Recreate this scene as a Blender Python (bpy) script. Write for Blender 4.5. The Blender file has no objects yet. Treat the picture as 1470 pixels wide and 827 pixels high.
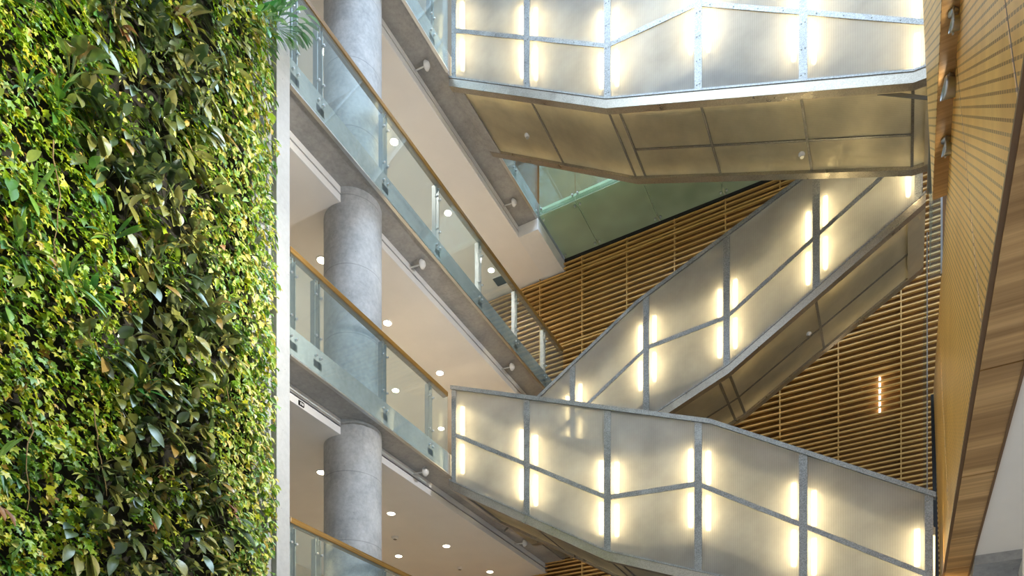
import bpy, math, random
from mathutils import Vector
import numpy as np
random.seed(7)
sc = bpy.context.scene
COL = sc.collection

# ------------------------------------------------------------------ helpers
class MB:
    """collects polygons, builds ONE mesh object"""
    def __init__(s): s.v = []; s.f = []; s.smooth = set()
    def quad(s, *p):
        n = len(s.v); s.v += [tuple(q) for q in p]; s.f.append(tuple(range(n, n + len(p)))); return s
    def box(s, x0, x1, y0, y1, z0, z1):
        n = len(s.v)
        s.v += [(x, y, z) for x in (x0, x1) for y in (y0, y1) for z in (z0, z1)]
        for f in ((0,1,3,2),(4,6,7,5),(0,4,5,1),(2,3,7,6),(0,2,6,4),(1,5,7,3)):
            s.f.append(tuple(n + i for i in f))
        return s
    def prism_y(s, poly, y0, y1):
        """polygon given in (x, z), extruded along y"""
        n = len(s.v); k = len(poly)
        s.v += [(x, y0, z) for x, z in poly] + [(x, y1, z) for x, z in poly]
        s.f.append(tuple(range(n, n + k))); s.f.append(tuple(range(n + 2*k - 1, n + k - 1, -1)))
        for i in range(k):
            j = (i + 1) % k
            s.f.append((n + i, n + k + i, n + k + j, n + j))
        return s
    def prism_x(s, poly, x0, x1):
        """polygon given in (y, z), extruded along x"""
        n = len(s.v); k = len(poly)
        s.v += [(x0, y, z) for y, z in poly] + [(x1, y, z) for y, z in poly]
        s.f.append(tuple(range(n + k - 1, n - 1, -1))); s.f.append(tuple(range(n + k, n + 2*k)))
        for i in range(k):
            j = (i + 1) % k
            s.f.append((n + i, n + j, n + k + j, n + k + i))
        return s
    def cyl(s, p0, p1, r0, r1=None, n=16, caps=True):
        r1 = r0 if r1 is None else r1
        p0 = Vector(p0); p1 = Vector(p1); d = (p1 - p0).normalized()
        a = d.orthogonal().normalized(); b = d.cross(a)
        k = len(s.v)
        for p, r in ((p0, r0), (p1, r1)):
            for i in range(n):
                t = 2*math.pi*i/n
                s.v.append(tuple(p + (a*math.cos(t) + b*math.sin(t))*r))
        for i in range(n):
            j = (i+1) % n
            s.smooth.add(len(s.f)); s.f.append((k+i, k+j, k+n+j, k+n+i))
        if caps:
            s.f.append(tuple(k+i for i in range(n-1, -1, -1))); s.f.append(tuple(k+n+i for i in range(n)))
        return s
    def lathe(s, c, axis, prof, n=20):
        """prof = [(radius, distance along axis)]"""
        c = Vector(c); d = Vector(axis).normalized(); a = d.orthogonal().normalized(); b = d.cross(a)
        k = len(s.v)
        for r, h in prof:
            for i in range(n):
                t = 2*math.pi*i/n
                s.v.append(tuple(c + d*h + (a*math.cos(t) + b*math.sin(t))*r))
        for m in range(len(prof)-1):
            for i in range(n):
                j = (i+1) % n
                s.smooth.add(len(s.f)); s.f.append((k+m*n+i, k+m*n+j, k+(m+1)*n+j, k+(m+1)*n+i))
        m = len(prof)-1
        s.f.append(tuple(k+i for i in range(n-1, -1, -1))); s.f.append(tuple(k+m*n+i for i in range(n)))
        return s
    def mesh(s, name, mat):
        me = bpy.data.meshes.new(name)
        me.from_pydata(s.v, [], s.f)
        for i in s.smooth: me.polygons[i].use_smooth = True
        me.materials.append(mat); me.update()
        if getattr(s, 'tone', None):
            at = me.attributes.new('tone', 'FLOAT', 'POINT'); at.data.foreach_set('value', s.tone)
        return me
    def build(s, name, mat, parent=None, bevel=0, fix=True):
        me = s.mesh(name, mat)
        o = bpy.data.objects.new(name, me); COL.objects.link(o)
        if fix:
            import bmesh
            bm = bmesh.new(); bm.from_mesh(me); bmesh.ops.recalc_face_normals(bm, faces=bm.faces); bm.to_mesh(me); bm.free()
        if parent is not None:
            o.parent = parent
            if parent.parent is None: o.location = -Vector(parent.location)
        if bevel:
            md = o.modifiers.new('bevel', 'BEVEL'); md.width = bevel; md.segments = 2; md.limit_method = 'ANGLE'
        return o

def tag(o, label=None, cat=None, group=None, kind=None):
    if label: o['label'] = label
    if cat: o['category'] = cat
    if group: o['group'] = group
    if kind: o['kind'] = kind
    return o
def thing(name, loc, label, cat, group=None, kind=None):
    o = bpy.data.objects.new(name, None); COL.objects.link(o); o.location = loc
    o.empty_display_size = .2
    return tag(o, label, cat, group, kind)
def dup(o, parent=None):
    c = o.copy(); COL.objects.link(c)
    if parent is not None: c.parent = parent
    for ch in list(o.children): dup(ch, c)
    return c

# ------------------------------------------------------------------ materials
def new(name):
    m = bpy.data.materials.new(name); m.use_nodes = True
    nt = m.node_tree; nt.nodes.clear()
    out = nt.nodes.new('ShaderNodeOutputMaterial')
    return m, nt, out
def N(nt, t, **k):
    n = nt.nodes.new(t)
    for a, b in k.items():
        if a.startswith('i_'): n.inputs[a[2:]].default_value = b
        else: setattr(n, a, b)
    return n
def ramp(nt, fac, stops):
    r = nt.nodes.new('ShaderNodeValToRGB'); e = r.color_ramp.elements
    while len(e) < len(stops): e.new(.5)
    for el, (p, c) in zip(e, stops): el.position = p; el.color = (*c, 1)
    nt.links.new(fac, r.inputs['Fac']); return r.outputs['Color']
def coords(nt, scale=(1,1,1), rot=(0,0,0)):
    tc = nt.nodes.new('ShaderNodeTexCoord'); mp = nt.nodes.new('ShaderNodeMapping')
    mp.inputs['Scale'].default_value = scale; mp.inputs['Rotation'].default_value = rot
    nt.links.new(tc.outputs['Object'], mp.inputs['Vector']); return mp.outputs['Vector']
def noise(nt, scale, detail=4, vec=None, rough=.55):
    n = nt.nodes.new('ShaderNodeTexNoise'); n.inputs['Scale'].default_value = scale
    n.inputs['Detail'].default_value = detail; n.inputs['Roughness'].default_value = rough
    nt.links.new(vec if vec is not None else coords(nt), n.inputs['Vector']); return n.outputs['Fac']
def principled(nt, out, **k):
    b = nt.nodes.new('ShaderNodeBsdfPrincipled')
    for a, v in k.items(): b.inputs[a.replace('_', ' ')].default_value = v
    nt.links.new(b.outputs[0], out.inputs['Surface']); return b
def bump(nt, h, strength, dist=.02):
    b = nt.nodes.new('ShaderNodeBump'); b.inputs['Strength'].default_value = strength; b.inputs['Distance'].default_value = dist
    nt.links.new(h, b.inputs['Height']); return b.outputs['Normal']

def mat_plain(name, col, rough=.5, metal=0., spec=.5, var=.06, vscale=6):
    m, nt, out = new(name); b = principled(nt, out, Roughness=rough, Metallic=metal)
    b.inputs['Specular IOR Level'].default_value = spec
    lo = tuple(max(0, c*(1-var)) for c in col); hi = tuple(min(1, c*(1+var)) for c in col)
    nt.links.new(ramp(nt, noise(nt, vscale), [(.3, lo), (.7, hi)]), b.inputs['Base Color'])
    return m
def mat_concrete(name, dark, light, rings=False):
    m, nt, out = new(name); b = principled(nt, out, Roughness=.62)
    v = coords(nt)
    big = noise(nt, 1.1, 6, v, .6); fine = noise(nt, 14, 5, v, .65)
    mix = N(nt, 'ShaderNodeMix', data_type='FLOAT'); mix.inputs[0].default_value = .35
    nt.links.new(big, mix.inputs[2]); nt.links.new(fine, mix.inputs[3])
    c = ramp(nt, mix.outputs[0], [(.32, dark), (.66, light)])
    # pits
    vo = N(nt, 'ShaderNodeTexVoronoi', i_Scale=7.0); nt.links.new(v, vo.inputs['Vector'])
    pit = N(nt, 'ShaderNodeMath', operation='LESS_THAN'); pit.inputs[1].default_value = .05
    nt.links.new(vo.outputs['Distance'], pit.inputs[0])
    mc = N(nt, 'ShaderNodeMix', data_type='RGBA', blend_type='MULTIPLY')
    mc.inputs['B'].default_value = (.55, .55, .55, 1)
    nt.links.new(pit.outputs[0], mc.inputs['Factor']); nt.links.new(c, mc.inputs['A'])
    col = mc.outputs['Result']
    if rings:
        sx = N(nt, 'ShaderNodeSeparateXYZ'); nt.links.new(v, sx.inputs[0])
        d = N(nt, 'ShaderNodeMath', operation='PINGPONG'); d.inputs[1].default_value = .62
        nt.links.new(sx.outputs['Z'], d.inputs[0])
        l = N(nt, 'ShaderNodeMath', operation='LESS_THAN'); l.inputs[1].default_value = .008
        nt.links.new(d.outputs[0], l.inputs[0])
        m2 = N(nt, 'ShaderNodeMix', data_type='RGBA', blend_type='MULTIPLY'); m2.inputs['B'].default_value = (.72, .72, .72, 1)
        nt.links.new(l.outputs[0], m2.inputs['Factor']); nt.links.new(col, m2.inputs['A']); col = m2.outputs['Result']
    nt.links.new(col, b.inputs['Base Color'])
    nt.links.new(bump(nt, fine, .15), b.inputs['Normal'])
    return m
def mat_galv(name, lo, hi, rough=.38, metal=.75):
    m, nt, out = new(name); b = principled(nt, out, Metallic=metal)
    v = coords(nt)
    vo = N(nt, 'ShaderNodeTexVoronoi', i_Scale=75.0); nt.links.new(v, vo.inputs['Vector'])
    sp = N(nt, 'ShaderNodeSeparateColor'); nt.links.new(vo.outputs['Color'], sp.inputs[0])
    ns = noise(nt, 3, 5, v)
    mx = N(nt, 'ShaderNodeMix', data_type='FLOAT'); mx.inputs[0].default_value = .6
    nt.links.new(sp.outputs[0], mx.inputs[2]); nt.links.new(ns, mx.inputs[3])
    nt.links.new(ramp(nt, mx.outputs[0], [(.25, lo), (.75, hi)]), b.inputs['Base Color'])
    nt.links.new(ramp(nt, ns, [(.3, (rough-.08,)*3), (.7, (rough+.12,)*3)]), b.inputs['Roughness'])
    return m
def mat_poly(name, tint, refl, w_trans, w_refr, w_gloss, rough=.3, ribs=True, ribaxis='X'):
    """frosted multiwall sheet: diffuse transmission + blurred see-through + dull reflection"""
    m, nt, out = new(name)
    v = coords(nt)
    st = noise(nt, 1.6, 5, v, .6)
    rib = N(nt, 'ShaderNodeTexWave', wave_type='BANDS', bands_direction=ribaxis, i_Scale=9.0, i_Distortion=0.0)
    nt.links.new(v, rib.inputs['Vector'])
    tr = N(nt, 'ShaderNodeBsdfTranslucent'); df = N(nt, 'ShaderNodeBsdfDiffuse')
    rf = N(nt, 'ShaderNodeBsdfRefraction'); rf.inputs['IOR'].default_value = 1.25; rf.inputs['Roughness'].default_value = rough
    gl = N(nt, 'ShaderNodeBsdfGlossy'); gl.inputs['Roughness'].default_value = .28
    lo = tuple(c*.8 for c in tint)
    c = ramp(nt, st, [(.3, lo), (.7, tint)])
    mm = N(nt, 'ShaderNodeMix', data_type='RGBA', blend_type='MULTIPLY'); mm.inputs['B'].default_value = (.86, .86, .86, 1)
    nt.links.new(rib.outputs['Fac'], mm.inputs['Factor']); nt.links.new(c, mm.inputs['A'])
    nt.links.new(mm.outputs['Result'], tr.inputs['Color']); nt.links.new(mm.outputs['Result'], rf.inputs['Color'])
    c2 = ramp(nt, st, [(.3, tuple(q*.75 for q in refl)), (.7, refl)])
    nt.links.new(c2, df.inputs['Color']); nt.links.new(c2, gl.inputs['Color'])
    def mix(a, b, f):
        x = N(nt, 'ShaderNodeMixShader'); x.inputs[0].default_value = f
        nt.links.new(a, x.inputs[1]); nt.links.new(b, x.inputs[2]); return x.outputs[0]
    s = mix(tr.outputs[0], rf.outputs[0], w_refr/(w_trans+w_refr))
    s = mix(df.outputs[0], s, w_trans+w_refr)
    s = mix(s, gl.outputs[0], w_gloss)
    nt.links.new(s, out.inputs['Surface'])
    return m
def mat_glass(name, tint, milk=.06, milkcol=(.6,.75,.75)):
    m, nt, out = new(name)
    t = N(nt, 'ShaderNodeBsdfTransparent'); t.inputs['Color'].default_value = (*tint, 1)
    g = N(nt, 'ShaderNodeBsdfGlossy'); g.inputs['Roughness'].default_value = .02; g.inputs['Color'].default_value = (.9,.97,1,1)
    d = N(nt, 'ShaderNodeBsdfDiffuse'); d.inputs['Color'].default_value = (*milkcol, 1)
    lw = N(nt, 'ShaderNodeLayerWeight'); lw.inputs['Blend'].default_value = .5
    pw = N(nt, 'ShaderNodeMath', operation='POWER'); pw.inputs[1].default_value = 4.5; nt.links.new(lw.outputs['Facing'], pw.inputs[0])
    fr = N(nt, 'ShaderNodeMath', operation='MULTIPLY_ADD'); fr.inputs[1].default_value = .45; fr.inputs[2].default_value = .03; nt.links.new(pw.outputs[0], fr.inputs[0])
    a = N(nt, 'ShaderNodeMixShader'); nt.links.new(ramp(nt, noise(nt, .8, 2), [(.3, (milk*.8,)*3), (.7, (milk*1.2,)*3)]), a.inputs[0])
    nt.links.new(t.outputs[0], a.inputs[1]); nt.links.new(d.outputs[0], a.inputs[2])
    b = N(nt, 'ShaderNodeMixShader'); nt.links.new(fr.outputs[0], b.inputs[0])
    nt.links.new(a.outputs[0], b.inputs[1]); nt.links.new(g.outputs[0], b.inputs[2])
    nt.links.new(b.outputs[0], out.inputs['Surface'])
    return m
def mat_emit(name, col, st):
    m, nt, out = new(name); e = N(nt, 'ShaderNodeEmission'); e.inputs['Strength'].default_value = st
    e.inputs['Color'].default_value = (*col, 1); nt.links.new(e.outputs[0], out.inputs['Surface']); return m
def mat_wood(name, lo, hi, grain=(1,1,1), rough=.4, slots=None, spec=.4, bands=None):
    m, nt, out = new(name); b = principled(nt, out, Roughness=rough); b.inputs['Specular IOR Level'].default_value = spec
    v = coords(nt, grain)
    n1 = noise(nt, 1, 6, v, .6)
    c = ramp(nt, n1, [(.3, lo), (.52, tuple((a+b2)/2 for a, b2 in zip(lo, hi))), (.7, hi)])
    if bands:
        n2 = noise(nt, 1, 1, coords(nt, bands), .4)
        mb = N(nt, 'ShaderNodeMix', data_type='RGBA', blend_type='MULTIPLY'); mb.inputs['Factor'].default_value = 1
        nt.links.new(c, mb.inputs['A']); nt.links.new(ramp(nt, n2, [(.35, (.62,.58,.52)), (.62, (1,1,1))]), mb.inputs['B'])
        c = mb.outputs['Result']
    if slots:
        slope, per, duty, dash = slots
        tc = N(nt, 'ShaderNodeTexCoord'); sx = N(nt, 'ShaderNodeSeparateXYZ'); nt.links.new(tc.outputs['Object'], sx.inputs[0])
        a = N(nt, 'ShaderNodeMath', operation='MULTIPLY'); a.inputs[1].default_value = slope; nt.links.new(sx.outputs['Y'], a.inputs[0])
        q = N(nt, 'ShaderNodeMath', operation='SUBTRACT'); nt.links.new(sx.outputs['Z'], q.inputs[0]); nt.links.new(a.outputs[0], q.inputs[1])
        q2 = N(nt, 'ShaderNodeMath', operation='DIVIDE'); q2.inputs[1].default_value = per; nt.links.new(q.outputs[0], q2.inputs[0])
        fr = N(nt, 'ShaderNodeMath', operation='FRACT'); nt.links.new(q2.outputs[0], fr.inputs[0])
        l1 = N(nt, 'ShaderNodeMath', operation='LESS_THAN'); l1.inputs[1].default_value = duty; nt.links.new(fr.outputs[0], l1.inputs[0])
        p = N(nt, 'ShaderNodeMath', operation='MULTIPLY'); p.inputs[1].default_value = 1/dash; nt.links.new(sx.outputs['Y'], p.inputs[0])
        f2 = N(nt, 'ShaderNodeMath', operation='FRACT'); nt.links.new(p.outputs[0], f2.inputs[0])
        l2 = N(nt, 'ShaderNodeMath', operation='LESS_THAN'); l2.inputs[1].default_value = .8; nt.links.new(f2.outputs[0], l2.inputs[0])
        mu = N(nt, 'ShaderNodeMath', operation='MULTIPLY'); nt.links.new(l1.outputs[0], mu.inputs[0]); nt.links.new(l2.outputs[0], mu.inputs[1])
        mx = N(nt, 'ShaderNodeMix', data_type='RGBA'); mx.inputs['B'].default_value = (lo[0]*.42, lo[1]*.36, lo[2]*.3, 1)
        nt.links.new(mu.outputs[0], mx.inputs['Factor']); nt.links.new(c, mx.inputs['A']); c = mx.outputs['Result']
    nt.links.new(c, b.inputs['Base Color'])
    return m
def mat_leaf(name, stops, transl=.3, rough=.4, gloss=.12, island=False):
    m, nt, out = new(name)
    g = N(nt, 'ShaderNodeNewGeometry') if island else N(nt, 'ShaderNodeAttribute', attribute_name='tone')
    c = ramp(nt, g.outputs['Random Per Island'] if island else g.outputs['Fac'], stops)
    vein = noise(nt, 30, 3)
    mv = N(nt, 'ShaderNodeMix', data_type='RGBA', blend_type='MULTIPLY'); mv.inputs['Factor'].default_value = .5
    nt.links.new(c, mv.inputs['A']); nt.links.new(ramp(nt, vein, [(.3, (.6,.6,.6)), (.7, (1.1,1.1,1.1))]), mv.inputs['B'])
    c = mv.outputs['Result']
    d = N(nt, 'ShaderNodeBsdfDiffuse'); t = N(nt, 'ShaderNodeBsdfTranslucent'); gl = N(nt, 'ShaderNodeBsdfGlossy'); gl.inputs['Roughness'].default_value = rough
    gl.inputs['Color'].default_value = (.8, .85, .85, 1)
    nt.links.new(c, d.inputs['Color']); nt.links.new(c, t.inputs['Color'])
    a = N(nt, 'ShaderNodeMixShader'); a.inputs[0].default_value = transl; nt.links.new(d.outputs[0], a.inputs[1]); nt.links.new(t.outputs[0], a.inputs[2])
    lw = N(nt, 'ShaderNodeLayerWeight'); lw.inputs['Blend'].default_value = .3
    mu = N(nt, 'ShaderNodeMath', operation='MULTIPLY_ADD'); mu.inputs[1].default_value = gloss*2; mu.inputs[2].default_value = gloss*.4
    nt.links.new(lw.outputs['Fresnel'], mu.inputs[0])
    b = N(nt, 'ShaderNodeMixShader'); nt.links.new(mu.outputs[0], b.inputs[0]); nt.links.new(a.outputs[0], b.inputs[1]); nt.links.new(gl.outputs[0], b.inputs[2])
    nt.links.new(b.outputs[0], out.inputs['Surface']); return m

M = {}
M['concrete'] = mat_concrete('concrete', (.20,.195,.19), (.42,.41,.395))
M['column'] = mat_concrete('column concrete', (.25,.27,.29), (.58,.60,.62), rings=True)
M['fin'] = mat_concrete('pale concrete', (.30,.31,.32), (.42,.43,.44))
M['white'] = mat_plain('white plaster', (.84,.82,.80), .7, var=.02, vscale=2)
M['warmlit'] = mat_plain('cream plaster', (.90,.83,.74), .7, var=.02, vscale=2)  # white plaster with the warm light put into its colour
M['trimwhite'] = mat_plain('white trim', (.82,.82,.82), .45, var=.02)
M['black'] = mat_plain('black slot', (.012,.012,.012), .8)
M['galv'] = mat_galv('galvanised steel', (.20,.205,.20), (.40,.41,.40), .40, .6)
M['band'] = mat_galv('rolled steel', (.34,.31,.26), (.50,.46,.39), .33, .8)
M['seam'] = mat_galv('dull steel', (.20,.19,.17), (.34,.33,.30), .4, .8)
M['stainless'] = mat_plain('stainless steel', (.52,.54,.55), .36, 1.0)
M['poly'] = mat_poly('frosted polycarbonate', (.96,.95,.89), (.70,.71,.71), .26, .54, .05, .13)
M['soffitpoly'] = mat_poly('bronzed polycarbonate', (.94,.87,.68), (.74,.68,.53), .50, .14, .20, .30, ribaxis='Y')
M['shade_sheet'] = mat_plain('unlit zone grey', (.17,.16,.14), .5)
M['liner'] = mat_plain('white liner', (.80,.79,.76), .6, var=.03)
M['tread'] = mat_concrete('tread concrete', (.22,.22,.21), (.36,.36,.35))
M['tube'] = mat_emit('tube lamp', (1, .80, .47), 42)
M['down'] = mat_emit('downlight lamp', (1, .88, .66), 14)
M['glass'] = mat_glass('balustrade glass', (.92,.965,.96), .06, (.55,.68,.70))
M['greenglass'] = mat_glass('green frosted glass', (.60,.74,.62), .45, (.62,.74,.58))
M['greenguard'] = mat_glass('green clear glass', (.80,.90,.80), .12, (.55,.68,.50))
M['bronze'] = mat_wood('handrail wood', (.13,.065,.014), (.29,.165,.04), (30, .8, 30), .32)
M['woodperf'] = mat_wood('perforated maple', (.70,.36,.07), (.93,.55,.14), (3, 1.2, .6), .34, slots=(.86, .085, .27, .11))
M['woodperf2'] = mat_wood('fine perforated maple', (.66,.39,.11), (.86,.56,.20), (3, 1.2, .6), .34, slots=(.86, .10, .24, .11))
M['woodsoffit'] = mat_wood('soffit wood', (.46,.25,.085), (.74,.45,.19), (.5, 22, 22), .38, bands=(.2, 4.2, .2))
M['woodedge'] = mat_plain('dark wood edge', (.17,.085,.03), .45)
M['jointwood'] = mat_plain('dark joint wood', (.10,.045,.012), .6)
M['slat'] = mat_wood('slat wood', (.46,.27,.075), (.72,.48,.18), (1.2, 20, 20), .4)
M['slatback'] = mat_plain('dark slat backing', (.17,.075,.010), .7, var=.3, vscale=2)
M['floor'] = mat_plain('pale stone floor', (.62,.60,.57), .35, var=.08, vscale=1.5)
M['carpet'] = mat_plain('warm carpet', (.60,.54,.45), .9)
M['warmwall'] = mat_plain('warm wall', (.72,.62,.45), .8)
M['soil'] = mat_plain('dark felt', (.018,.016,.010), .95, var=.5, vscale=20)
M['ivy'] = mat_leaf('ivy leaf', [(.0,(.05,.16,.012)), (.3,(.18,.38,.012)), (.62,(.42,.58,.02)), (.90,(.74,.72,.04)), (.97,(.66,.45,.08)), (1,(.34,.15,.03))], .32, .45, .05, island=True)
M['varieg'] = mat_leaf('variegated leaf', [(.0,(.06,.18,.02)), (.25,(.20,.38,.04)), (.55,(.46,.56,.08)), (.82,(.76,.72,.22)), (1,(.74,.52,.10))], .3, .45, .06, island=True)
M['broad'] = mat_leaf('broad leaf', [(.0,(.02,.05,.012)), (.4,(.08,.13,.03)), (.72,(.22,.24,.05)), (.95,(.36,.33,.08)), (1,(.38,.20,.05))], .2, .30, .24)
M['strap'] = mat_leaf('strap leaf', [(.0,(.03,.13,.02)), (.5,(.10,.28,.03)), (.85,(.24,.42,.05)), (1,(.50,.50,.10))], .3, .35, .15)
M['fresh'] = mat_leaf('fresh leaf', [(.0,(.03,.16,.03)), (.6,(.08,.30,.05)), (1,(.18,.42,.06))], .3, .3, .2)
M['dead'] = mat_leaf('withered leaf', [(.0,(.18,.06,.02)), (1,(.40,.20,.07))], .25)
M['stalk'] = mat_plain('vine stalk', (.22,.15,.06), .8)

# ------------------------------------------------------------------ levels and key planes
H = 4.17
ZS = [2.96 + H*k for k in range(5)]          # undersides of the balcony slabs, first to fifth
XF = -8.33                                   # balustrade plane
YB = 18.6                                    # back wall
GROUND = -1.6
ORD = ['first', 'second', 'third', 'fourth', 'fifth']

# ------------------------------------------------------------------ setting
tag(MB().box(-15, 8, -12, YB+.3, GROUND-.2, GROUND).build('floor', M['floor']), kind='structure')
for k in range(5):
    z = ZS[k]
    tag(MB().box(-14.5, XF-.03, 8.2, YB, z, z+.45).build('floor_slab', M['concrete']), kind='structure')
    tag(MB().box(-14.5, XF-.7, 8.2, YB, z+.45, z+.47).build('floor_covering', M['carpet']), kind='structure')
    tag(MB().box(-14.5, -8.93, 8.2, YB, z-.28, z-.25).build('ceiling', M['white']), kind='structure')
    r = thing('trim_%d' % (k+1), (-8.9, 8.2, z-.28), None, None, kind='structure')
    MB().box(-8.93, -8.90, 8.2, YB, z-.28, z-.15).build('lower_strip', M['trimwhite'], r)
    MB().box(-8.93, -8.90, 8.2, YB, z-.115, z).build('upper_strip', M['trimwhite'] if k != 3 else M['trimwhite'], r)
    MB().box(-8.99, -8.96, 8.2, YB, z-.16, z-.10).build('shadow_slot', M['black'], r)
tag(MB().box(-14.7, -14.5, 8.0, YB, GROUND, 24).build('wall_left', M['warmwall']), kind='structure')
# concrete fin that ends the planted wall, and the felt backing wall
tag(MB().box(-14.5, -8.30, 7.93, 8.20, GROUND, 24).build('wall_fin', M['fin'], bevel=.01), kind='structure')
tag(MB().box(-8.9, -8.40, 7.55, 7.93, GROUND, 24).build('trim_6', M['fin']), kind='structure')
tag(MB().box(-8.9, -8.46, -2, 7.55, GROUND, 24).build('wall_planted', M['soil']), kind='structure')

# back wall, backing and slat modules
wb = thing('wall_back', (0, YB, GROUND), None, None, kind='structure')
MB().box(-14.5, 6, YB, YB+.2, GROUND, 24).build('backing', M['slatback'], wb)
mods = [(15.36, 15.10, .12), (15.02, 13.16, .1435), (13.08, 11.12, .1435), (11.02, 9.14, .1435), (9.02, 7.12, .112), (7.04, 5.06, .112), (4.96, 3.0, .112)]
for z1, z0, per in mods:
    m = MB(); n = int(round((z1-z0)/per))
    per = (z1-z0)/max(1, n)
    for i in range(n+1):
        z = z1 - i*per
        m.box(-12, .72, YB-.15, YB-.085, z-.017, z+.017)
    m.build('slat_panel', M['slat'], wb)
for i in range(8):
    x = -9.07 + i*1.287
    m = MB()
    for z1, z0, per in mods: m.box(x-.012, x+.012, YB-.149, YB-.03, z0-.03, z1+.03)
    m.build('batten', M['slat'], wb)
MB().box(-8.3, .72, YB-.16, YB-.02, 15.40, 15.47).build('shadow_gap', M['black'], wb)
o = MB().cyl((-.49, YB-.03, 9.2), (-.49, YB-.03, 10.0), .018, n=8).build('strip_light', M['down'])
tag(o, 'small upright strip lamp glowing behind the timber slats', 'lamp')

# column
o = MB().cyl((-9.05, 10.52, GROUND), (-9.05, 10.52, 24), .53, n=64, caps=False).build('concrete_column', M['column'])
tag(o, 'tall round grey concrete column rising through every balcony', 'column')

# ------------------------------------------------------------------ balustrades
def balustrade(k, joints, y0, y1, label):
    z = ZS[k]; t = z + 1.66
    r = thing('glass_balustrade', (XF, y0, z+.45), label, 'balustrade', 'glass balustrades along the balconies')
    ys = [y0] + joints + [y1]
    for a, b in zip(ys[:-1], ys[1:]):
        MB().box(XF-.008, XF+.008, a+.008, b-.008, z-.02, t-.09).build('glass_panel', M['glass'], r)
    MB().box(XF-.11, XF+.02, y0, y1, t-.095, t).build('handrail', M['bronze'], r, bevel=.012)
    MB().box(XF-.03, XF+.03, y0, y1, z-.045, z-.02).build('edge_channel', M['stainless'], r)
    for y in joints:
        for s in (-1, 1):
            p = MB().prism_x([(y+s*.055-.008, z+.22), (y+s*.055+.008, z+.22), (y+s*.055+.008, t-.13), (y+s*.055-.008, t-.13)], XF-.13, XF-.035)
            o = p.build('stanchion', M['stainless'], r)
            b = MB()
            for zz in (z+.30, z+.62, z+1.28): b.cyl((XF-.05, y+s*.055, zz), (XF+.014, y+s*.055, zz), .018, n=10)
            b.build('glass_clamp', M['stainless'], o)
        # slanted bracket up to the rail
        m = MB(); m.cyl((XF-.09, y-.05, t-.2), (XF-.05, y, t-.05), .012, n=8); m.cyl((XF-.09, y+.05, t-.2), (XF-.05, y, t-.05), .012, n=8)
        m.build('rail_bracket', M['stainless'], r)
        MB().box(XF-.17, XF-.03, y-.09, y+.09, z+.12, z+.24).build('base_bracket', M['seam'], r)
    return r
balustrade(0, [8.32, 8.88, 10.58, 12.3, 14.0, 15.7, 17.35], 8.22, 18.4, 'lowest glass balustrade, cut by the bottom of the picture')
balustrade(1, [8.32, 8.86, 10.58, 12.05], 8.22, 12.62, 'short glass balustrade left of the lowest stair, ending where that stair begins')
balustrade(2, [8.36, 8.92, 10.60, 12.30, 13.98, 15.70, 17.30], 8.22, 18.4, 'long glass balustrade running in front of the column to the slatted wall')
balustrade(3, [8.4, 10.1, 12.1], 8.22, 12.62, 'topmost glass balustrade, seen by the left end of the top stair')
balustrade(3, [15.6], 14.6, 16.8, 'short glass balustrade behind the top stair, ending at the green walkway')

# second-floor slab edge by the lowest stair: steel landing plates
r = thing('landing_plate', (-8.3, 14.6, ZS[1]), 'galvanised steel landing plate jutting out below the lowest stair', 'plate')
MB().box(XF-.03, -8.05, 14.55, YB-.2, ZS[1]+.02, ZS[1]+.16).build('plate', M['galv'], r, bevel=.01)
MB().box(-8.06, -8.03, 14.55, YB-.2, ZS[1]-.04, ZS[1]+.2).build('edge_flange', M['band'], r)

# ------------------------------------------------------------------ downlights, detectors, sprinklers
ny = {0: 'lowest', 1: 'middle', 2: 'upper'}
rows = {1: [(-10.2, y) for y in (10.92, 13.15, 15.4, 17.6)] + [(-11.7, y) for y in (13.2, 15.4, 17.5)],
        2: [(-10.15, y) for y in (10.87, 12.95, 15.03, 17.2)] + [(-11.57, y) for y in (13.0, 15.1, 17.2)],
        3: [(-10.1, y) for y in (10.95, 13.13, 15.32, 17.5)] + [(-11.5, y) for y in (13.1, 15.3, 17.4)]}
nth = ['nearest', 'second', 'third', 'farthest']
for k in rows:
    for i, (x, y) in enumerate(rows[k]):
        zc = ZS[k]-.28
        lvl = {1: 'lowest visible ceiling', 2: 'middle ceiling behind the column', 3: 'top ceiling under the upper balcony'}[k]
        lab = 'recessed downlight in the %s, %s of the %s row' % (lvl, (nth if i < 4 else ['nearest', 'middle', 'farthest'])[i % 4 if i < 4 else i-4], 'front' if i < 4 else 'rear')
        r = thing('ceiling_downlight', (x, y, zc), lab, 'downlight', 'round downlights in the balcony ceilings')
        MB().lathe((x, y, zc-.012), (0,0,1), [(.105, .0), (.115, .006), (.115, .014)], 24).build('trim_ring', M['trimwhite'], r)
        MB().lathe((x, y, zc-.016), (0,0,1), [(.085, 0), (.085, .006)], 24).build('lens', M['down'], r)
        l = bpy.data.lights.new('downlight_lamp', 'SPOT'); l.energy = 190; l.color = (1, .93, .84) if k == 3 else (1, .85, .64); l.spot_size = math.radians(120); l.spot_blend = .6; l.shadow_soft_size = .08
        lo = bpy.data.objects.new('lamp', l); COL.objects.link(lo); lo.parent = r; lo.location = (0, 0, -.03)
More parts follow.
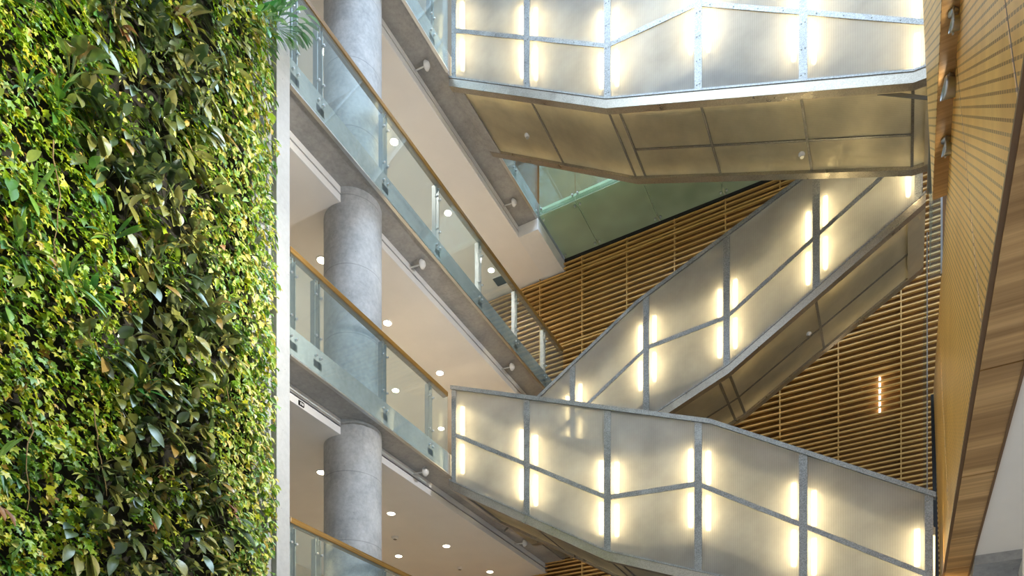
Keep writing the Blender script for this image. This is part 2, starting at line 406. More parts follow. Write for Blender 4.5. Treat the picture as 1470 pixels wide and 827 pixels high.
for i, (x, y) in enumerate([(-10.99, 14.32), (-10.77, 16.93)]):
    zc = ZS[1]-.28
    r = thing('smoke_detector', (x, y, zc), 'white smoke detector on the lowest visible ceiling, %s' % ('the one nearer the column' if i == 0 else 'the one farther from the column'), 'smoke detector')
    MB().lathe((x, y, zc), (0,0,-1), [(.09, 0), (.09, .02), (.06, .055), (.02, .06)], 20).build('housing', M['trimwhite'], r)
    MB().lathe((x, y, zc), (0,0,-1), [(.055, .05), (.035, .065)], 16).build('sensor', M['seam'], r)
sp = [(3, 12.26, 'under the top balcony slab, left of the top stair'), (3, 16.04, 'under the top balcony slab, just below the top stair'),
      (2, 12.11, 'under the long balcony slab, right of the column'), (2, 15.94, 'under the long balcony slab, near its far end'),
      (1, 12.22, 'under the balcony slab beside the left end of the lowest stair'), (1, 16.63, 'under the slab below the lowest stair')]
for k, y, w in sp:
    z = ZS[k]
    r = thing('sprinkler_head', (-8.6, y, z), 'white sidewall sprinkler ' + w, 'sprinkler', 'sprinkler heads under the slabs')
    MB().cyl((-8.90, y, z-.06), (-8.62, y, z-.09), .014, n=8).build('pipe', M['trimwhite'], r)
    MB().lathe((-8.63, y, z-.09), (1,0,-.1), [(.02, 0), (.085, .0), (.09, .02), (.055, .075), (.02, .085)], 20).build('head', M['trimwhite'], r)
# ceiling vent
zc = ZS[3]-.28
r = thing('ceiling_vent', (-10.05, 17.95, zc), 'dark square vent in the top ceiling near the slatted wall', 'vent')
MB().box(-10.25, -9.85, 17.78, 18.12, zc-.02, zc).build('frame', M['trimwhite'], r)
m = MB()
for i in range(8): m.box(-10.22, -9.88, 17.80+i*.039, 17.82+i*.039, zc-.03, zc-.02)
m.box(-10.23, -9.87, 17.79, 18.11, zc-.024, zc-.021)
m.build('grille', M['black'], r)
# control plate on the white trim of the lowest slab
r = thing('wall_plate', (-8.89, 8.95, ZS[1]-.22), 'small black control plate on the white ceiling trim by the concrete fin', 'plate')
MB().box(-8.90, -8.885, 8.98, 9.10, ZS[1]-.255, ZS[1]-.18).build('plate', M['black'], r)
MB().box(-8.886, -8.882, 9.01, 9.035, ZS[1]-.24, ZS[1]-.2).box(-8.886, -8.882, 9.05, 9.08, ZS[1]-.24, ZS[1]-.2).build('button', M['trimwhite'], r)

# ------------------------------------------------------------------ enclosed stairs
def interp(pl, x):
    if x <= pl[0][0]: return pl[0][1]
    for (a, za), (b, zb) in zip(pl[:-1], pl[1:]):
        if x <= b: return za + (zb-za)*(x-a)/(b-a)
    return pl[-1][1]
TOP = [(-8.3, 8.93), (-2.95, 6.84), (.42, 4.86)]
BOT = [(-8.34, 6.99), (-4.87, 4.92), (.12, 3.0), (.45, 2.98)]
MID = [(-8.3, 7.97), (-4.85, 5.91), (-3.17, 5.80), (.45, 3.58)]
NOSE = [(-8.3, 7.58), (-7.8, 7.58), (-4.85, 5.55), (-3.17, 5.50), (-.2, 3.43), (.45, 3.43)]
STUD = [-8.22, -6.52, -4.84, -3.16, -1.45, .33]
def band_poly(f, xs, up, dn):
    return [(x, f(x)+up) for x in xs] + [(x, f(x)-dn) for x in reversed(xs)]
def stair(y0, width, dz, mirror, label, show=True):
    y1 = y0 + width
    mx = (lambda x: -8.0 - x) if mirror else (lambda x: x)
    def T(x): return interp(TOP, x) + dz
    def B(x): return interp(BOT, x) + dz
    def D(x): return interp(MID, x) + dz
    def S(x): return interp(NOSE, x) + dz
    PX = lambda poly: [(mx(x), z) for x, z in poly]
    r = thing('enclosed_staircase', (mx(-8.3), y0, B(-8.3)), label, 'staircase', 'lit staircases crossing the atrium')
    kx = sorted(set(STUD + [-2.95, -4.87, -4.85, -3.17]))
    def sub(a, b):
        return [a] + [x for x in kx if a+.03 < x < b-.03] + [b]
    # panels
    for a, b in zip(STUD[:-1], STUD[1:]):
        xs = sub(a, b)
        MB().prism_y(PX([(x, T(x)-.03) for x in xs] + [(x, D(x)) for x in reversed(xs)]), y0, y0+.012).build('translucent_panel', M['poly'], r)
        MB().prism_y(PX([(x, D(x)) for x in xs] + [(x, B(x)+.02) for x in reversed(xs)]), y0, y0+.012).build('translucent_panel', M['poly'], r)
        MB().prism_y(PX([(x, T(x)-.03) for x in xs] + [(x, B(x)+.02) for x in reversed(xs)]), y1-.012, y1).build('rear_panel', M['poly'], r)
    # studs and rails
    for i, x in enumerate(STUD):
        w = .065 if 0 < i < 5 else .055
        m = MB().prism_y(PX([(x-w, B(x-w)), (x+w, B(x+w)), (x+w, T(x+w)), (x-w, T(x-w))]), y0-.018, y0-.002)
        m.prism_y(PX([(x-.03, B(x)), (x+.03, B(x)), (x+.03, T(x)-.05), (x-.03, T(x)-.05)]), y0+.014, y0+.10)
        zz = B(x)+.12
        while zz < T(x)-.1:
            for s in (-.028, .028): m.cyl((mx(x+s), y0-.026, zz), (mx(x+s), y0-.016, zz), .011, n=6)
            zz += .42
        m.build('stud', M['galv'], r)
        MB().prism_y(PX([(x-w, B(x-w)), (x+w, B(x+w)), (x+w, T(x+w)), (x-w, T(x-w))]), y1+.002, y1+.02).build('stud', M['galv'], r)
    for a, b in zip(STUD[:-1], STUD[1:]):
        a2, b2 = a+.05, b-.05
        xs = sub(a2, b2)
        m = MB().prism_y(PX(band_poly(D, xs, .045, .045)), y0-.014, y0-.002)
        x = a2+.15
        while x < b2:
            m.cyl((mx(x), y0-.022, D(x)), (mx(x), y0-.012, D(x)), .011, n=6); x += .4
        m.build('middle_rail', M['galv'], r)
    xs = [-8.3, -2.95, .42]
    MB().prism_y(PX(band_poly(T, xs, .03, .05)), y0-.035, y0+.09).build('top_rail', M['galv'], r)
    MB().prism_y(PX(band_poly(T, xs, .03, .05)), y1-.09, y1+.035).build('top_rail', M['galv'], r)
    xs = [-8.34, -4.87, .12, .45]
    MB().prism_y(PX(band_poly(B, xs, .035, .0)), y0-.03, y0+.02).build('bottom_rail', M['galv'], r)
    for ya, yb in ((y0-.02, y0+.12), (y1-.12, y1+.02)):
        MB().prism_y(PX(band_poly(B, xs, -.0, .17)), ya, yb).build('edge_beam', M['band'], r)
    # underside panels
    cuts = [-8.34, -6.5, -4.87, -4.66, -3.15, -1.5, .12, .45]
    ym = y0 + width*.56
    for j, (a, b) in enumerate(zip(cuts[:-1], cuts[1:])):
        halves = [(y0+.12, y1-.12)] if (j in (0, 1, 2, 6) and not mirror) else [(y0+.12, ym), (ym, y1-.12)]
        for ya, yb in halves:
            MB().prism_y(PX([(a, B(a)-.11), (b, B(b)-.11), (b, B(b)-.10), (a, B(a)-.10)]), ya, yb).build('underside_panel', M['soffitpoly'], r)
    for x in cuts[1:-1]:
        w = .022
        MB().prism_y(PX([(x-w, B(x-w)-.125), (x+w, B(x+w)-.125), (x+w, B(x+w)-.095), (x-w, B(x-w)-.095)]), y0+.12, y1-.12).build('underside_batten', M['seam'], r)
    MB().prism_y(PX([(x, B(x)-.125) for x in ((-8.3, -4.87, .12) if mirror else (-4.66, .12))] + [(x, B(x)-.095) for x in ((.12, -4.87, -8.3) if mirror else (.12, -4.66))]), ym-.02, ym+.02).build('underside_batten', M['seam'], r)
    for xa, xb, em in ((-8.34, -8.06, M['soffitpoly' if mirror else 'concrete']), (.30, .45, M['soffitpoly'])):
        MB().prism_y(PX([(xa, B(xa)-.16), (xb, B(xb)-.16), (xb, B(xb)-.04), (xa, B(xa)-.04)]), y0+.12, y1-.12).build('end_beam', em, r)
    # treads: sawtooth flight
    pts = []
    def steps(xa, za, xb, zb, n):
        for i in range(n):
            x = xa + (xb-xa)*i/n; z = za + (zb-za)*(i+1)/n
            pts.append((x, z)); pts.append((xa + (xb-xa)*(i+1)/n, z))
    pts.append((-8.3, 7.58)); pts.append((-7.8, 7.58))
    steps(-7.8, 7.58, -4.85, 5.52, 12); pts.append((-3.17, 5.52)); steps(-3.17, 5.52, -.2, 3.43, 12); pts.append((.45, 3.43))
    low = [(.45, 3.2), (-.1, 3.2), (-3.2, 5.25), (-4.75, 5.25), (-7.75, 7.3), (-8.3, 7.3)]
    MB().prism_y(PX([(x, z+dz) for x, z in pts + low]), y0+.24, y1-.24).build('step_flight', M['tread'], r)
    # inner lit liners (front and rear) behind the lamps
    xs = [-8.28, -4.85, -3.17, .42]
    pl = [(x, D(x)+.72) for x in xs] + [(x, max(D(x)-.95, B(x)+.25)) for x in (.42, -1.45, -3.17, -4.2, -4.85, -6.5, -8.28)]
    MB().prism_y(PX(pl), y0+.225, y0+.238).build('inner_liner', M['liner'], r)
    MB().prism_y(PX(pl), y1-.238, y1-.225).build('inner_liner', M['liner'], r)
    xs = [-8.28, -4.85, -3.17, .42]
    MB().prism_y(PX([(x, D(x)+.82) for x in xs] + [(x, D(x)+.70) for x in reversed(xs)]), y0+.15, y0+.20).build('inner_handrail', M['seam'], r)
    xs = [-6.6, -4.85, -3.17, .42]
    MB().prism_y(PX([(x, D(x)-.93) for x in xs] + [(x, min(B(x)+.10, D(x)-.98)) for x in (.42, -1.45, -3.17, -4.85, -6.6)]), y0+.205, y0+.222).build('shade_sheet', M['shade_sheet'], r)  # dark sheet added to stand for the unlit space below the flight
    # tubes
    for i, x in enumerate(STUD):
        for s in (-1, 1):
            if (i == 0 and s < 0) or (i == 5 and s > 0): continue
            xx = x + s*.155
            if s == (1 if i % 2 == 0 else -1):      # one unseen rear lamp per bay, added to brighten the underside
                za = D(xx)-.70
                MB().cyl((mx(xx), y1-.09, za), (mx(xx), y1-.09, za+.58), .034, n=8).build('fluorescent_tube', M['tube'], r)
            for lo, hi in ((.10, .66), (-.70, -.12)):
                za, zb = D(xx)+lo, D(xx)+hi
                if za < B(xx)+.05: continue
                t = MB().cyl((mx(xx), y0+.09, za), (mx(xx), y0+.09, zb), .042, n=10).build('fluorescent_tube', M['tube'], r)
                MB().box(mx(xx)-.02, mx(xx)+.02, y0+.14, y0+.175, za-.02, zb+.02).build('lamp_holder', M['liner'], t)
    return r
WID = 1.8
stair(12.7, WID, 0, False, 'lowest lit translucent staircase in a galvanised frame, descending to the right')
stair(15.0, WID+.05, 4.19, True, 'middle lit translucent staircase climbing to the right in front of the timber slats')
stair(12.7, WID, 8.38, False, 'topmost translucent staircase, cut off by the top of the picture, with bronze underside')
# round detectors on the undersides
for (x, y, z, w) in [(-7.05, 13.75, 0, 'left part of the top stair underside'), (-1.62, 14.0, 0, 'right part of the top stair underside'), (-1.72, 15.9, 1, 'middle stair underside')]:
    if z == 0: zz = interp(BOT, x) + 8.38 - .11
    else: zz = interp(BOT, -8.0-x) + 4.19 - .11
    r = thing('sprinkler_head', (x, y, zz), 'small sprinkler on the ' + w, 'sprinkler')
    MB().lathe((x, y, zz), (0,0,-1), [(.06, 0), (.06, .015), (.03, .03), (.025, .06)], 16).build('head', M['trimwhite'], r)
    MB().lathe((x, y, zz), (0,0,-1), [(.035, .06), (.035, .066)], 12).build('deflector', M['stainless'], r)

# ------------------------------------------------------------------ green glass walkway along the back, fourth floor
z4 = ZS[3]
r = thing('glass_walkway', (-8.3, 16.82, z4), 'green frosted glass walkway hung along the slatted wall behind the top stair', 'walkway')
xs = [-8.28, -7.27, -5.6, -3.93, -2.26, -.59, .7]
for a, b in zip(xs[:-1], xs[1:]):
    MB().box(a+.008, b-.008, 16.82, 18.44, z4, z4+.02).build('soffit_panel', M['greenglass'], r)
    MB().box(a+.008, b-.008, 16.80, 16.816, z4+.03, z4+1.6).build('guard_panel', M['greenguard'], r)
for x in xs:
    for (y, z, ax) in ((16.95, z4, (0,0,-1)), (18.3, z4, (0,0,-1)), (16.80, z4+.14, (0,-1,0))):
        m = MB()
        for s in (-.07, .07):
            m.lathe((x+s, y, z), ax, [(.028, 0), (.028, .02), (.02, .045), (.005, .05)], 12)
        m.build('point_fixing', M['stainless'], r)
MB().box(-8.28, .7, 16.9, 18.44, z4+.2, z4+.26).build('walkway_deck', M['white'], r)
MB().box(-8.3, .7, 16.74, 16.84, z4+1.6, z4+1.66).build('handrail', M['bronze'], r)
tag(MB().box(-8.9, XF-.0, 16.84, YB-.01, z4-.30, z4-.005).build('trim_7', M['trimwhite'], bevel=.006), kind='structure')

# ------------------------------------------------------------------ right-hand timber clad building
zA, zB = 3.7, 8.2
def clad(r, name, quads, mat, inward=.04):
    for q in quads:
        m = MB()
        q = [Vector(p) for p in q]
        n = (q[1]-q[0]).cross(q[2]-q[0]).normalized()
        if n.x > 0: n = -n
        back = [p - n*inward for p in q]
        m.quad(*q); m.quad(*reversed(back))
        for i in range(len(q)):
            j = (i+1) % len(q); m.quad(q[i], back[i], back[j], q[j])
        m.build(name, mat, r)
wr = thing('wall_right', (.54, 8, zA), None, None, kind='structure')
# lower band: plane x=.53 (bottom) .. .50 (top); seams lean
def xw(z): return .535 - .04*(z-zA)/(zB-zA)
def P(y, z): return (xw(z), y, z)
g = .012
seams_b = [-3.0, 2.5, 4.62, 6.68, 11.3, 13.95]      # at the bottom edge
seams_t = [-.7, 4.8, 6.85, 9.2, 13.8, 16.2]
for i in range(5):
    clad(wr, 'perforated_panel', [[P(seams_b[i]+2*g, zA), P(seams_b[i+1]-2*g, zA), P(seams_t[i+1]-2*g, zB), P(seams_t[i]+2*g, zB)]], M['woodperf'])
for i in range(1, 5):
    m = MB(); b_, t_ = seams_b[i], seams_t[i]
    q = [Vector(P(b_-.022, zA+.002)), Vector(P(b_+.022, zA+.002)), Vector(P(t_+.022, zB-.002)), Vector(P(t_-.022, zB-.002))]
    q = [p + Vector((.004, 0, 0)) for p in q]; k = [p + Vector((.03, 0, 0)) for p in q]
    m.quad(*q); m.quad(*reversed(k))
    for a in range(4): m.quad(q[a], k[a], k[(a+1) % 4], q[(a+1) % 4])
    m.build('joint_strip', M['jointwood'], wr)
MB().prism_x([(-5, zA+.03), (13.85, zA+.03), (16.1, zB), (-5, zB)], .58, .85).build('core', M['woodedge'], wr)
MB().prism_x([(-5, zA-.012), (13.95, zA-.012), (13.95, zA+.03), (-5, zA+.03)], .515, .60).build('edge_strip', M['woodedge'], wr)
# plain soffit under the lower band
ts = thing('trim_8', (.7, 8, zA), None, None, kind='structure')
cy = [-5, 1.5, 4.3, 7.1, 9.24, 11.28, 12.6, 14.0]
for a, b in zip(cy[:-1], cy[1:]):
    MB().box(.55, .85, a+.012, b-.012, zA-.03, zA-.005).build('soffit_board', M['woodsoffit'], ts)
MB().box(.85, .875, -5, 14, zA-.04, zA+.1).build('edge_strip', M['woodedge'], ts)
# upper band: leans out over the lower one
wu = thing('wall_upper', (.33, 8, zB), None, None, kind='structure')
def xu(z): return .33 - .042*(z-zB)
def PU(y, z): return (xu(z), y, z)
sb = [-5.0, 1.0, 4.2, 7.6, 11.15]; st_ = [-2.0, 4.0, 6.8, 10.4, 11.15]
ztop = 12.4  # wall stopped short out of view, shaped to let in side daylight
for i in range(4):
    clad(wu, 'perforated_panel', [[PU(sb[i]+g, zB), PU(sb[i+1]-g, zB), PU(st_[i+1]-g, ztop), PU(st_[i]+g, ztop)]], M['woodperf2'])
MB().prism_y([(.38, zB+.01), (.85, zB+.01), (.85, ztop), (.24, ztop)], -5, 11.12).build('core', M['woodedge'], wu)
tu = thing('trim_9', (.4, 8, zB), None, None, kind='structure')
cy = [-5, 1.5, 4.3, 7.4, 9.55, 11.15]
for a, b in zip(cy[:-1], cy[1:]):
    MB().box(.335, .50, a+.01, b-.01, zB-.02, zB+.005).build('soffit_board', M['woodsoffit'], tu)
# white ceiling, concrete beam and white pier at lower right
tag(MB().box(.875, 7, -5, 12.2, zA+.0, zA+.1).build('ceiling', M['warmlit']), kind='structure')
arc = [(12.2, zA), (12.2, zA-.13)]
for i in range(13):                                   # concave cove under the lip
    t = i/12*math.pi/2
    arc.append((12.22 + .95*math.sin(t), zA-.13 - .95*(1-math.cos(t))))
arc += [(13.17, zA-1.6), (13.5, zA-1.6), (13.5, zA)]
o = MB().prism_x(arc, .88, 1.44).build('concrete_beam', M['concrete'])
tag(o, 'grey concrete beam with curved haunch under the white ceiling at lower right', 'beam', kind='structure')
tag(MB().box(1.44, 7, 12.2, 12.6, GROUND, zA).build('wall_front', M['warmlit']), kind='structure')
# glass guard and steel edge post at the far end of the upper opening
r = thing('glass_guard', (.4, 12.5, zB), 'narrow glass guard standing on the timber wall beside the middle stair', 'glass guard')
MB().box(.33, .345, 11.25, 12.62, zB+.02, zB+1.2).build('glass_panel', M['glass'], r)
MB().box(.335, .50, 12.6, 12.615, zB-.1, zB+1.2).build('glass_panel', M['glass'], r)
MB().box(.30, .36, 11.2, 12.64, zB+1.2, zB+1.24).build('handrail', M['stainless'], r)
MB().box(.48, .505, 12.58, 12.63, zB-.1, zB+1.2).build('post', M['stainless'], r)
r = thing('glass_screen', (.44, 16.4, 3.0), 'tall narrow glass screen with dark edge frame beside the slatted wall', 'glass screen')
MB().box(.36, .372, 15.2, 18.2, 5.4, 10.6).build('glass_panel', M['glass'], r)
MB().box(.358, .378, 15.17, 15.2, 5.4, 10.6).build('edge_frame', M['seam'], r)
MB().prism_x([(14.05, 3.75), (14.15, 3.75), (16.40, 8.2), (16.30, 8.2)], .455, .515).build('edge_post', M['black'], r)
# floodlights clipped to the upper soffit
fl = [(8.62, 'topmost in view'), (9.36, 'middle and largest'), (10.2, 'lowest')]
for i, (y, w) in enumerate(fl):
    x = .44; z = zB-.03
    r = thing('floodlight', (x, y, z), 'small chrome floodlight on the timber soffit, %s of three in a column' % w, 'floodlight', 'floodlights on the timber soffit')
    MB().lathe((x, y, z), (0,0,-1), [(.05, 0), (.05, .02), (.02, .03)], 14).build('mount', M['stainless'], r)
    m = MB(); m.cyl((x, y-.075, z-.02), (x, y-.075, z-.16), .01, n=8); m.cyl((x, y+.075, z-.02), (x, y+.075, z-.16), .01, n=8); m.cyl((x, y-.08, z-.03), (x, y+.08, z-.03), .01, n=8)
    m.build('yoke', M['stainless'], r)
    s = 1.25 if i == 1 else .85
    MB().lathe((x+.05, y, z-.14), (-1,-.25,.15), [(.03*s, -.08*s), (.06*s, -.04*s), (.075*s, .06*s), (.085*s, .09*s), (.078*s, .09*s), (.05*s, .03*s)], 22).build('housing', M['stainless'], r)
    MB().lathe((x+.05, y, z-.14), (-1,-.25,.15), [(.06*s, .055*s), (.06*s, .06*s)], 18).build('lens', M['down'], r)
    l = bpy.data.lights.new('floodlight_lamp', 'SPOT'); l.energy = 3900; l.color = (1, .96, .84); l.spot_size = math.radians(66); l.spot_blend = .9; l.shadow_soft_size = .09
    lo = bpy.data.objects.new('lamp', l); COL.objects.link(lo); lo.parent = r; lo.location = (-.16, 0, -.12)
    if i == 2: l.energy = 1400; l.color = (.95, .97, 1); l.spot_size = math.radians(100); l.spot_blend = 1
    if i == 2: tgt_p = Vector((-8.9, 10.6, 8.6))
    else: tgt_p = Vector((-8.3, 4.7, 9.6 - 4.2*i))
    tgt = tgt_p - Vector((x-.16, y, z-.12))
    lo.rotation_euler = tgt.to_track_quat('-Z', 'Y').to_euler()

# ------------------------------------------------------------------ living wall
rng = np.random.default_rng(5)
def frame(nrm, tip):
    nrm = nrm/np.linalg.norm(nrm, axis=-1, keepdims=True)
    tip = tip - nrm*np.sum(nrm*tip, -1, keepdims=True)
    tip = tip/np.linalg.norm(tip, axis=-1, keepdims=True)
    return nrm, tip, np.cross(nrm, tip)
IVY = np.array([(0,0,0),(.42,.12,.03),(.30,.36,.06),(.52,.62,.0),(.2,.66,.06),(0,1.0,-.05),(-.2,.66,.06),(-.52,.62,.0),(-.30,.36,.06),(-.42,.12,.03),(0,.4,.0)])
IVYF = [(10,0,1),(10,1,2),(10,2,3),(10,3,4),(10,4,5),(10,5,6),(10,6,7),(10,7,8),(10,8,9),(10,9,0)]
OVAL = np.array([(0,0,0),(.24,.22,.05),(.30,.5,.06),(.18,.82,.02),(0,1.05,-.08),(-.18,.82,.02),(-.30,.5,.06),(-.24,.22,.05),(0,.5,-.02)])
OVALF = [(8,0,1),(8,1,2),(8,2,3),(8,3,4),(8,4,5),(8,5,6),(8,6,7),(8,7,0)]
def leaf_mass(name, mat, tmpl, faces, pos, size, nrm, tip, parent=None):
    n, t, b = frame(nrm, tip)
    k = len(tmpl)
    V = (pos[:, None, :] + size[:, None, None]*(tmpl[None, :, 0:1]*b[:, None, :] + tmpl[None, :, 1:2]*t[:, None, :] + tmpl[None, :, 2:3]*n[:, None, :]*2)).reshape(-1, 3)
    Fa = (np.arange(len(pos))[:, None, None]*k + np.array(faces)[None]).reshape(-1, 3)
    me = bpy.data.meshes.new(name)
    me.vertices.add(len(V)); me.vertices.foreach_set('co', V.astype(np.float32).ravel())
    me.loops.add(Fa.size); me.loops.foreach_set('vertex_index', Fa.astype(np.int32).ravel())
    me.polygons.add(len(Fa)); me.polygons.foreach_set('loop_start', np.arange(0, Fa.size, 3, dtype=np.int32))
    me.update(calc_edges=True); me.validate()
    me.materials.append(mat)
    o = bpy.data.objects.new(name, me); COL.objects.link(o)
    return o
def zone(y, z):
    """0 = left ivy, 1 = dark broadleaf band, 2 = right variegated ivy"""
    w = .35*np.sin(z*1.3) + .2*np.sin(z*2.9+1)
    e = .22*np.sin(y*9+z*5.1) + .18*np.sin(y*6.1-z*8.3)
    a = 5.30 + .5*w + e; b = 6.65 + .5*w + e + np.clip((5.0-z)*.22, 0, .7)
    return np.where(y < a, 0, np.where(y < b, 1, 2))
def scatter(n, y0=2.6, y1=7.85, z0=1.2, z1=14.0):
    return rng.uniform(y0, y1, n), rng.uniform(z0, z1, n)
def clumpy(y, z, f=1.0):
    return .5 + .25*np.sin(y*7.1*f+z*3.3*f) + .25*np.sin(y*4.3*f-z*6.7*f+2) 
def carpet(name, mat, tmpl, faces, n, keep, smin, smax, label, xdeep=(-8.38, -8.12), tilt=.45):
    y, z = scatter(n); k = keep(y, z) > rng.random(n); y, z = y[k], z[k]; n = len(y)
    relief = clumpy(y, z)*.16
    x = rng.uniform(xdeep[0], xdeep[1], n)*.5 + .5*xdeep[0] + relief
    edge = np.clip((y-7.45)/.4, 0, 1); x = x - edge*.06
    nrm = np.stack([np.full(n, .8), rng.normal(0.12, tilt, n), .42 + rng.normal(0, tilt, n)], -1)
    tip = np.stack([rng.normal(.25, .3, n), rng.normal(0, .6, n), rng.normal(-.75, .45, n)], -1)
    o = leaf_mass(name, mat, tmpl, faces, np.stack([x, y, z], -1), rng.uniform(smin, smax, n), nrm, tip)
    return tag(o, label, 'plants', kind='stuff')
carpet('ivy_foliage', M['ivy'], IVY, IVYF, 34000, lambda y, z: np.where(zone(y, z) == 0, .45+.75*clumpy(y, z), np.where(zone(y, z) == 1, .62*(clumpy(y, z, .6) > .56), .25)),
       .06, .125, 'yellow green small-leaved ivy covering the left of the living wall')
carpet('variegated_foliage', M['varieg'], OVAL, OVALF, 34000, lambda y, z: np.where(zone(y, z) == 2, .9, np.where(zone(y, z) == 1, .12, .10)),
       .06, .125, 'pale variegated creeper covering the living wall beside the concrete fin')

# single plants
def blade(m, base, d, up, L, w, droop, fold=.25, n=6, pw=1.0, tone=None):
    """one leaf: a short stalk from the plant's hub, then the midrib bends from d downwards; two half-blades"""
    base = Vector(base); d = Vector(d).normalized(); side = d.cross(Vector(up)).normalized()
    rows_ = []
    p = base.copy(); dd = d.copy()
    for i in range(n+1):
        s = i/n
        prof = w*(math.sin(math.pi*min(1, (s*.93+.05))**pw))*.5
        nn = side.cross(dd).normalized()
        rows_.append((p - side*prof + nn*prof*fold, p.copy(), p + side*prof + nn*prof*fold))
        dd = (dd + Vector((0, 0, -droop/n))).normalized(); p = p + dd*(L/n)
    if not m.v: m.v.append((-.04, 0, 0)); m.v.append((-.04, .006, .006)); m.tone = [.2, .2]
    k = len(m.v)
    for a, b, c in rows_: m.v += [tuple(a), tuple(b), tuple(c)]
    tn = random.random() if tone is None else tone
    m.tone += [tn]*(3*len(rows_))
    m.f.append((0, k, k+1)); m.f.append((1, k+1, k+2))
    for i in range(n):
        for j in (0, 1):
            m.smooth.add(len(m.f)); m.f.append((k+3*i+j, k+3*i+j+1, k+3*i+3+j+1, k+3*i+3+j))
def plant_mesh(kind, seed):
    rd = random.Random(seed); m = MB()
    if kind == 'broad':
        for i in range(rd.randint(8, 12)):
            a = rd.uniform(0, 2*math.pi); b = Vector((rd.uniform(.0,.14), .15*math.cos(a), .15*math.sin(a)))
            d = Vector((rd.uniform(.35, .9), .75*math.cos(a), .75*math.sin(a)-.15))
            blade(m, b, d, (rd.uniform(.2,.7), rd.uniform(-.3,.3), 1), rd.uniform(.20, .36), rd.uniform(.085, .145), rd.uniform(.5, 1.5), .22)
    elif kind == 'strap':
        for i in range(rd.randint(9, 14)):
            a = rd.uniform(0, 2*math.pi)
            d = Vector((rd.uniform(.4, .9), .7*math.cos(a), .7*math.sin(a)+.25))
            blade(m, (0, .02*math.cos(a), .02*math.sin(a)), d, (.3, rd.uniform(-.3,.3), 1), rd.uniform(.26, .46), rd.uniform(.03, .05), rd.uniform(.6, 1.6), .3)
    elif kind == 'fern':
        for i in range(rd.randint(7, 10)):
            a = rd.uniform(0, 2*math.pi)
            d = Vector((rd.uniform(.5, .9), .6*math.cos(a), .6*math.sin(a)+.4))
            blade(m, (0, .03*math.cos(a), .03*math.sin(a)), d, (.3, 0, 1), rd.uniform(.24, .4), rd.uniform(.06, .09), rd.uniform(.6, 1.2), .25)
    return m
def plants(kind, name, mat, n_mesh, spots, label, cat, group):
    ms = [plant_mesh(kind, 100+i).mesh(name, mat) for i in range(n_mesh)]
    for i, (y, z, s) in enumerate(spots):
        o = bpy.data.objects.new(name, ms[i % n_mesh]); COL.objects.link(o)
        o.location = (-8.26 + random.uniform(-.04, .08), y, z)
        o.rotation_euler = (random.uniform(-.6, .6), random.uniform(-.15, .15), random.uniform(-.35, .35)); o.scale = (s, s, s)
        tag(o, label, cat, group)
def spots_in(n, zn, smin, smax, y0=3.2, y1=7.6, mind=.2):
    L = []; tries = 0
    while len(L) < n and tries < 20000:
        tries += 1
        y = random.uniform(y0, y1); z = random.uniform(1.8, 13.2)
        if int(zone(np.array(y), np.array(z))) not in zn: continue
        if any((y-a)**2 + (z-b)**2 < mind**2 for a, b, _ in L): continue
        L.append((y, z, random.uniform(smin, smax)))
    return L
plants('broad', 'broadleaf_plant', M['broad'], 9, spots_in(200, (1,), .75, 1.15, mind=.18), 'dark glossy broad-leaved plant in the middle band of the living wall', 'plant', 'broad-leaved plants in the living wall')
plants('broad', 'broadleaf_plant', M['strap'], 5, spots_in(30, (0,), .6, .95, mind=.4), 'broad-leaved green plant among the yellow green ivy of the living wall', 'plant', 'broad-leaved plants among the ivy')
plants('strap', 'strap_leaf_plant', M['strap'], 6, spots_in(26, (0,), .75, 1.2, mind=.4), 'strap-leaved green tuft among the yellow green ivy of the living wall', 'plant', 'strap-leaved tufts among the ivy')
plants('fern', 'spear_leaf_plant', M['fresh'], 4, [(5.0, 8.6, 1.0), (5.05, 6.0, 1.0), (4.7, 7.6, .9), (6.2, 3.0, 1.0), (5.6, 5.2, 1.0)], 'bright green spear-leaved plant in the living wall', 'plant', 'spear-leaved plants in the living wall')
# overhanging plant at the top of the fin
m = MB(); rd = random.Random(3)
for i in range(95):
    a = rd.uniform(0, 2*math.pi); q = rd.uniform(0, 1)
    b = (rd.uniform(-.02, .28), -.45 + .75*q + .16*math.cos(a), -.55 + .9*q + .18*math.sin(a))
    blade(m, b, (rd.uniform(.2, .8), .5*math.cos(a)+.3, .6*math.sin(a)), (.4, 0, 1), rd.uniform(.14, .24), rd.uniform(.06, .1), rd.uniform(.4, 1.2), .2)
o = m.build('overhanging_plant', M['fresh'], fix=False); o.location = (-8.2, 7.85, 11.75)
tag(o, 'bright green shrubby plant overhanging the top of the concrete fin', 'plant')
for i, (y, z) in enumerate([(5.35, 9.3), (6.1, 10.2), (4.0, 3.2), (5.7, 3.6), (6.9, 4.2)]):
    m = MB(); rd = random.Random(50+i)
    for j in range(4): blade(m, (0, rd.uniform(-.06,.06), rd.uniform(-.06,.06)), (.6, rd.uniform(-.5,.5), rd.uniform(-.6,.2)), (.4, 0, 1), rd.uniform(.14, .26), rd.uniform(.06, .1), 1.4, .3)
    o = m.build('withered_plant', M['dead'], fix=False); o.location = (-8.12, y, z)
    tag(o, 'withered brown curled leaves in the living wall', 'plant', 'withered leaves in the living wall')

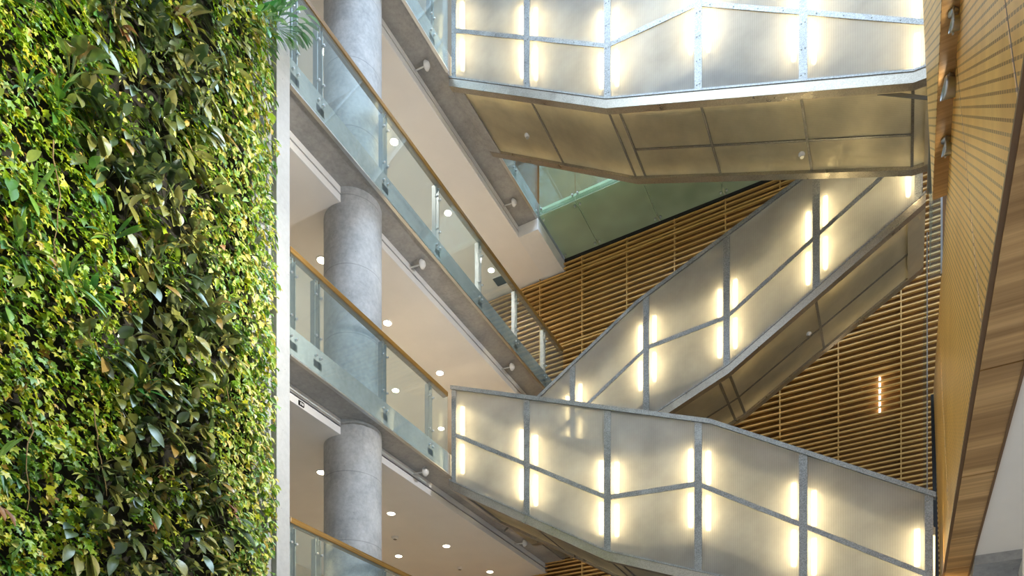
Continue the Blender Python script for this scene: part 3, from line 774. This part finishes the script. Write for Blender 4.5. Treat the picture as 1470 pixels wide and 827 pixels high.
vine = [(3.95, 12.2, 1.2), (4.35, 9.4, 1.0), (4.55, 7.3, 1.3), (5.3, 10.2, .9), (4.3, 4.2, 1.0), (5.0, 4.6, .9), (6.9, 6.3, .8), (6.3, 12.4, 1.0)]
for i, (y, z, L) in enumerate(vine):
    m = MB(); rd = random.Random(80+i); p = Vector((-8.08, y, z))
    for j in range(7):
        q = p + Vector((rd.uniform(-.012, .012), rd.uniform(-.05, .05), -L/7)); m.cyl(p, q, .008 - .0006*j, .0075 - .0006*j, n=6, caps=False); p = q
    o = m.build('hanging_vine', M['stalk'], fix=False)
    tag(o, 'thin bare brown vine stem hanging down the front of the living wall', 'vine', 'bare vine stems on the living wall')

# ------------------------------------------------------------------ daylight, camera
w = bpy.data.worlds.new('sky'); sc.world = w; w.use_nodes = True
nt = w.node_tree; nt.nodes.clear()
out = nt.nodes.new('ShaderNodeOutputWorld'); bg = nt.nodes.new('ShaderNodeBackground')
tc = nt.nodes.new('ShaderNodeTexCoord'); sx = nt.nodes.new('ShaderNodeSeparateXYZ'); nt.links.new(tc.outputs['Generated'], sx.inputs[0])
nt.links.new(ramp(nt, sx.outputs['Z'], [(.0, (.68,.66,.63)), (.45, (.74,.80,.90)), (1, (.66,.82,1.0))]), bg.inputs['Color'])
bg.inputs['Strength'].default_value = 1.05
nt.links.new(bg.outputs[0], out.inputs['Surface'])
l = bpy.data.lights.new('skylight', 'AREA'); l.shape = 'RECTANGLE'; l.size = 9; l.size_y = 14; l.energy = 3800; l.color = (.62, .80, 1)
lo = bpy.data.objects.new('skylight', l); COL.objects.link(lo); lo.location = (-3.5, 8, 24)

cam = bpy.data.cameras.new('camera'); co = bpy.data.objects.new('camera', cam); COL.objects.link(co)
cam.sensor_width = 36; cam.sensor_fit = 'HORIZONTAL'; cam.lens = 1043/1470*36
cam.shift_y = (1172-413.5)/1470; cam.clip_end = 200
co.location = (0, 0, 0); co.rotation_euler = (math.pi/2, 0, math.atan2(.475, .880))
sc.camera = co
sc.view_settings.view_transform = 'Standard'; sc.view_settings.look = 'None'; sc.view_settings.exposure = .14; sc.view_settings.gamma = 1
sc.view_settings.use_curve_mapping = False
sc.cycles.use_denoising = True
sc.cycles.max_bounces = 10; sc.cycles.transparent_max_bounces = 16; sc.cycles.sample_clamp_indirect = 6
